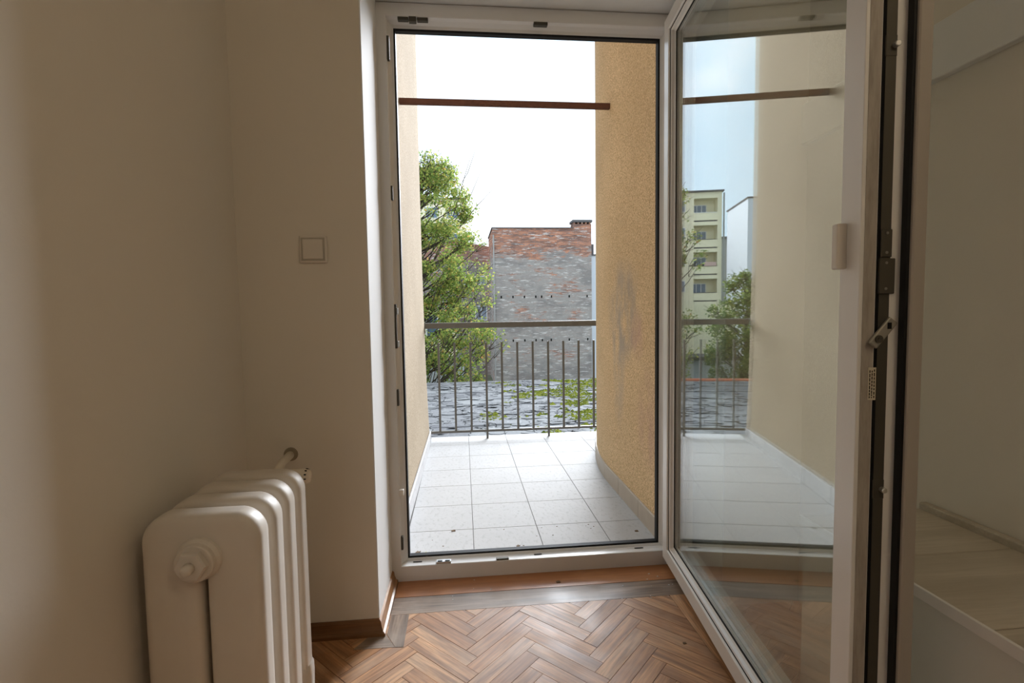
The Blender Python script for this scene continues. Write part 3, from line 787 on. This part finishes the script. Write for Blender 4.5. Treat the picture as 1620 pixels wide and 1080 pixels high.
b = NB(); box(b, -13.1, -1.9, 17.9, 18.15, -1.66, -1.47, .02, 1); obj('brick_coping', b, M('red_coping', (.42, .14, .08), .9, .1), shed)
fv, ff = [], []
for i in range(700):
    x, y = R.uniform(-3.5, 6.5), R.uniform(9.2, 17.8); n0 = len(fv); n = R.randint(5, 8); a0 = R.uniform(0, 6); sz = R.uniform(.04, .17); tx, ty = R.uniform(-.08, .08), R.uniform(-.03, .10)
    for q in range(n):
        a = a0 + q * 2 * math.pi / n; rr = sz * R.uniform(.5, 1.2); dx, dy = rr * 1.5 * math.cos(a), rr * math.sin(a)
        fv.append((x + dx, y + dy, -1.512 + max(-.012, tx * dx - ty * dy)))
    for q in range(n): fv.append((fv[n0 + q][0], fv[n0 + q][1], fv[n0 + q][2] - .012))
    ff.append(tuple(range(n0, n0 + n))); ff.append(tuple(range(n0 + 2 * n - 1, n0 + n - 1, -1)))
    for q in range(n): ff.append((n0 + q, n0 + n + q, n0 + n + (q + 1) % n, n0 + (q + 1) % n))
me = bpy.data.meshes.new('felt_flakes'); me.from_pydata(fv, [], ff); me.materials.append(felt_m)
fo = bpy.data.objects.new('felt_flakes', me); C.objects.link(fo); fo.parent = shed; fo['kind'] = 'stuff'
mv, mf = [], []
for i in range(9000):
    while True:
        x = R.uniform(-1.5, 6.5); y = R.uniform(9.0, 17.9)
        d = noise.noise((x * .8, y * .9, 3)) + .55 * noise.noise((x * 2.4, y * 2.6, 8)) + (.30 * (x - 2.2) / 2.0) - max(0, 1.6 - x) * .1
        if d > .14: break
    s_ = R.uniform(.02, .075); hh = s_ * R.uniform(.4, .9); n0 = len(mv); a0 = R.uniform(0, 6)
    mv.append((x, y, -1.53 + hh))
    for q in range(5):
        a = a0 + q * 2 * math.pi / 5; rr = s_ * R.uniform(.7, 1.4); mv.append((x + rr * 1.4 * math.cos(a), y + rr * math.sin(a), -1.55))
    for q in range(5): mf.append((n0, n0 + 1 + q, n0 + 1 + (q + 1) % 5))
me = bpy.data.meshes.new('moss'); me.from_pydata(mv, [], mf); me.materials.append(moss_m)
mo = bpy.data.objects.new('moss', me); C.objects.link(mo); mo.parent = shed; mo['kind'] = 'stuff'

# trees
bark_m = M('dark_bark', (.075, .06, .045), .95, .1)
def leaf_mat(name, cols):
    m = bpy.data.materials.new(name); m.use_nodes = True; t = m.node_tree; t.nodes.clear()
    ge = t.nodes.new('ShaderNodeNewGeometry'); rp_ = t.nodes.new('ShaderNodeValToRGB'); e = rp_.color_ramp.elements
    while len(e) < len(cols): e.new(.5)
    for i, (p_, c_) in enumerate(cols): e[i].position = p_; e[i].color = (*c_, 1)
    t.links.new(ge.outputs['Random Per Island'], rp_.inputs['Fac'])
    d_ = t.nodes.new('ShaderNodeBsdfDiffuse'); tl = t.nodes.new('ShaderNodeBsdfTranslucent'); mx_ = t.nodes.new('ShaderNodeMixShader'); mx_.inputs[0].default_value = .55; o_ = t.nodes.new('ShaderNodeOutputMaterial')
    t.links.new(rp_.outputs[0], d_.inputs[0]); t.links.new(rp_.outputs[0], tl.inputs[0]); t.links.new(d_.outputs[0], mx_.inputs[1]); t.links.new(tl.outputs[0], mx_.inputs[2]); t.links.new(mx_.outputs[0], o_.inputs[0])
    return m
leaf_a = leaf_mat('autumn_tinged_leaves', [(0, (.12, .19, .05)), (.40, (.26, .35, .085)), (.75, (.38, .42, .11)), (.93, (.56, .50, .14)), (1, (.50, .26, .09))])
leaf_b = leaf_mat('dull_green_leaves', [(0, (.11, .18, .055)), (.6, (.22, .30, .085)), (1, (.40, .43, .11))])
def tree(name, label, cx, cy, prof, ncl, nleaf, lsize, crad, mat, twigs=(), tx=0.0, fringe=30):
    root = tag(empty(name, (cx, cy, GZ)), label, 'tree', 'trees in the yard')
    top = prof[-1][0]
    def rad_at(z):
        for (z0_, r0), (z1_, r1) in zip(prof, prof[1:]):
            if z0_ <= z <= z1_: return r0 + (r1 - r0) * (z - z0_) / (z1_ - z0_)
        return .3
    b = NB(); H_ = top - GZ
    tube(b, [(tx + .25 * noise.noise((0, i * .6, cx)), .25 * noise.noise((5, i * .6, cx)), H_ * .9 * i / 7) for i in range(8)], [.20, .16, .14, .12, .095, .07, .045, .015], 8)
    obj('trunk', b, bark_m, root, smooth=True)
    br_ = NB(); vs, fs = [], []
    for c_ in range(ncl + fringe):
        fr_ = c_ >= ncl      # thin outlying sprays that break up the outline of the crown
        z = R.uniform(prof[0][0], top); r = rad_at(z) * (R.uniform(1.0, 1.28) if fr_ else math.sqrt(R.uniform(.05, .95))); a = R.uniform(0, 2 * math.pi)
        if fr_ and R.random() < .35: z, r = top + R.uniform(-.3, .35), R.uniform(.1, 1.3)
        x, y = r * math.cos(a), r * math.sin(a)
        zl = z - GZ
        zs_ = max(.8, zl - r * R.uniform(.7, 1.1) - .3)
        m1 = Vector((tx + (x - tx) * .45, y * .45, zs_ + (zl - zs_) * .35)) + Vector((R.uniform(-.2, .2), R.uniform(-.2, .2), R.uniform(-.1, .2)))
        tube(br_, [(tx, 0, zs_), m1, (tx + (x - tx) * .8, y * .8, zs_ + (zl - zs_) * .75), (x, y, zl)], [.036, .025, .016, .007], 5)
        for q in range(4):
            e_ = Vector((x, y, zl)) + Vector((R.gauss(0, 1), R.gauss(0, 1), R.gauss(0, .8))).normalized() * crad * .9
            tube(br_, [(x * .85, y * .85, zl - (zl - zs_) * .18), e_], [.014, .005], 4)
        cr_ = crad * (R.uniform(.45, .8) if fr_ else R.uniform(.6, 1.15))
        for q in range(int(nleaf * (R.uniform(.1, .3) if fr_ else R.uniform(.7, 1.3)))):
            d = Vector((R.gauss(0, 1), R.gauss(0, 1), R.gauss(0, .75)))
            d = d.normalized() * (cr_ * R.random() ** .45)
            p_ = Vector((x, y, zl)) + d
            u = Vector((R.gauss(0, 1), R.gauss(0, 1), R.gauss(0, .6) - .3)).normalized()
            w = u.cross(Vector((R.gauss(0, 1), R.gauss(0, 1), R.gauss(0, 1)))).normalized()
            s_ = lsize * R.uniform(.65, 1.25); n0 = len(vs)
            nn = u.cross(w) * s_ * .18
            vs += [p_, p_ + u * s_ * .5 + w * s_ * .36 + nn, p_ + u * s_, p_ + u * s_ * .5 - w * s_ * .36 + nn]
            fs += [(n0, n0 + 1, n0 + 2), (n0, n0 + 2, n0 + 3)]
    for tw in twigs:
        tube(br_, tw, [.022, .014, .004][:len(tw)], 5)
    obj('branches', br_, bark_m, root)
    me = bpy.data.meshes.new('foliage'); me.from_pydata([tuple(v) for v in vs], [], fs); me.materials.append(mat)
    fo = bpy.data.objects.new('foliage', me); C.objects.link(fo); fo.parent = root; fo['kind'] = 'stuff'
    return root
tree('autumn_tree', 'tall leafy tree turning yellow in front of the brick gable', -1.15, 22,
     [(-2.2, 1.9), (-1.4, 2.75), (-.3, 2.55), (.8, 2.35), (1.6, 2.1), (3.1, 2.5), (3.7, 2.1), (5.0, 1.85), (6.0, 1.5), (6.7, 1.2), (7.1, .7)], 175, 165, .115, .52, leaf_a,
     [[(.9, 0, 9.2), (1.6, .1, 10.6), (2.3, .2, 12.2)], [(.9, .1, 9.0), (1.9, .1, 10.2), (2.9, 0, 11.2)], [(.8, 0, 9.6), (1.3, 0, 11.2), (1.75, 0, 12.6)], [(.8, .2, 10.5), (1.5, .2, 11.6), (2.0, .2, 13.0)]], -.8, 80)
tree('garden_tree', 'lower round green tree, seen mirrored in the door glass', -6.3, 23.4, [(-2.6, 1.2), (-1, 1.5), (.5, 1.35), (1.6, .9), (2.2, .4)], 48, 260, .12, .5, leaf_b)

# litter, smallest things last
litter('fallen_leaf', -.203, 2.30, .028, lf_m, 'yellow fallen leaf on the tiles in the doorway corner', 'leaf', rz=.6)
litter('dry_leaf', -.232, 2.33, .018, dry_m, 'curled brown dry leaf beside the yellow leaf', 'leaf', rz=1.2)
litter('dry_leaf', -.07, 2.545, .014, dry_m, 'small dry leaf on the joint between two balcony tiles', 'leaf')
litter('leaf_stalk', .243, 2.335, .013, dry_m, 'small dark leaf stalk lying on the second tile', 'leaf', rz=.9)
litter('leaf_scrap', .860, 2.42, .013, dry_m, 'brown leaf scrap by the skirting tiles on the balcony right', 'leaf')
for i in range(14):
    litter('seed', R.uniform(-.25, .88), R.uniform(2.3, 2.53), R.uniform(.003, .0055), dry_m, 'tiny dark seed scattered on the nearest balcony tiles', 'seed', 'seeds on the balcony tiles')
crumb_m = M('plaster_crumb', (.7, .68, .64), .8)
for i in range(16):
    x, y = (R.uniform(.45, .74), R.uniform(1.62, 1.80)) if i < 11 else (R.uniform(-.24, .1), R.uniform(1.70, 1.82))
    o = litter('plaster_crumb', x, y, R.uniform(.002, .0045), crumb_m, 'tiny white plaster crumb on the floor boards by the threshold', 'crumb', 'plaster crumbs by the threshold'); o.location.z = .0012 if y > 1.7355 else .0003
o = litter('floor_leaf_scrap', .33, 1.765, .011, dry_m, 'brown leaf scrap on the orange threshold board', 'leaf'); o.location.z = .001
o = litter('grit', .640, 1.385, .007, dry_m, 'dark speck of grit on the brown parquet near open door', 'grit'); o.location.z = .0005
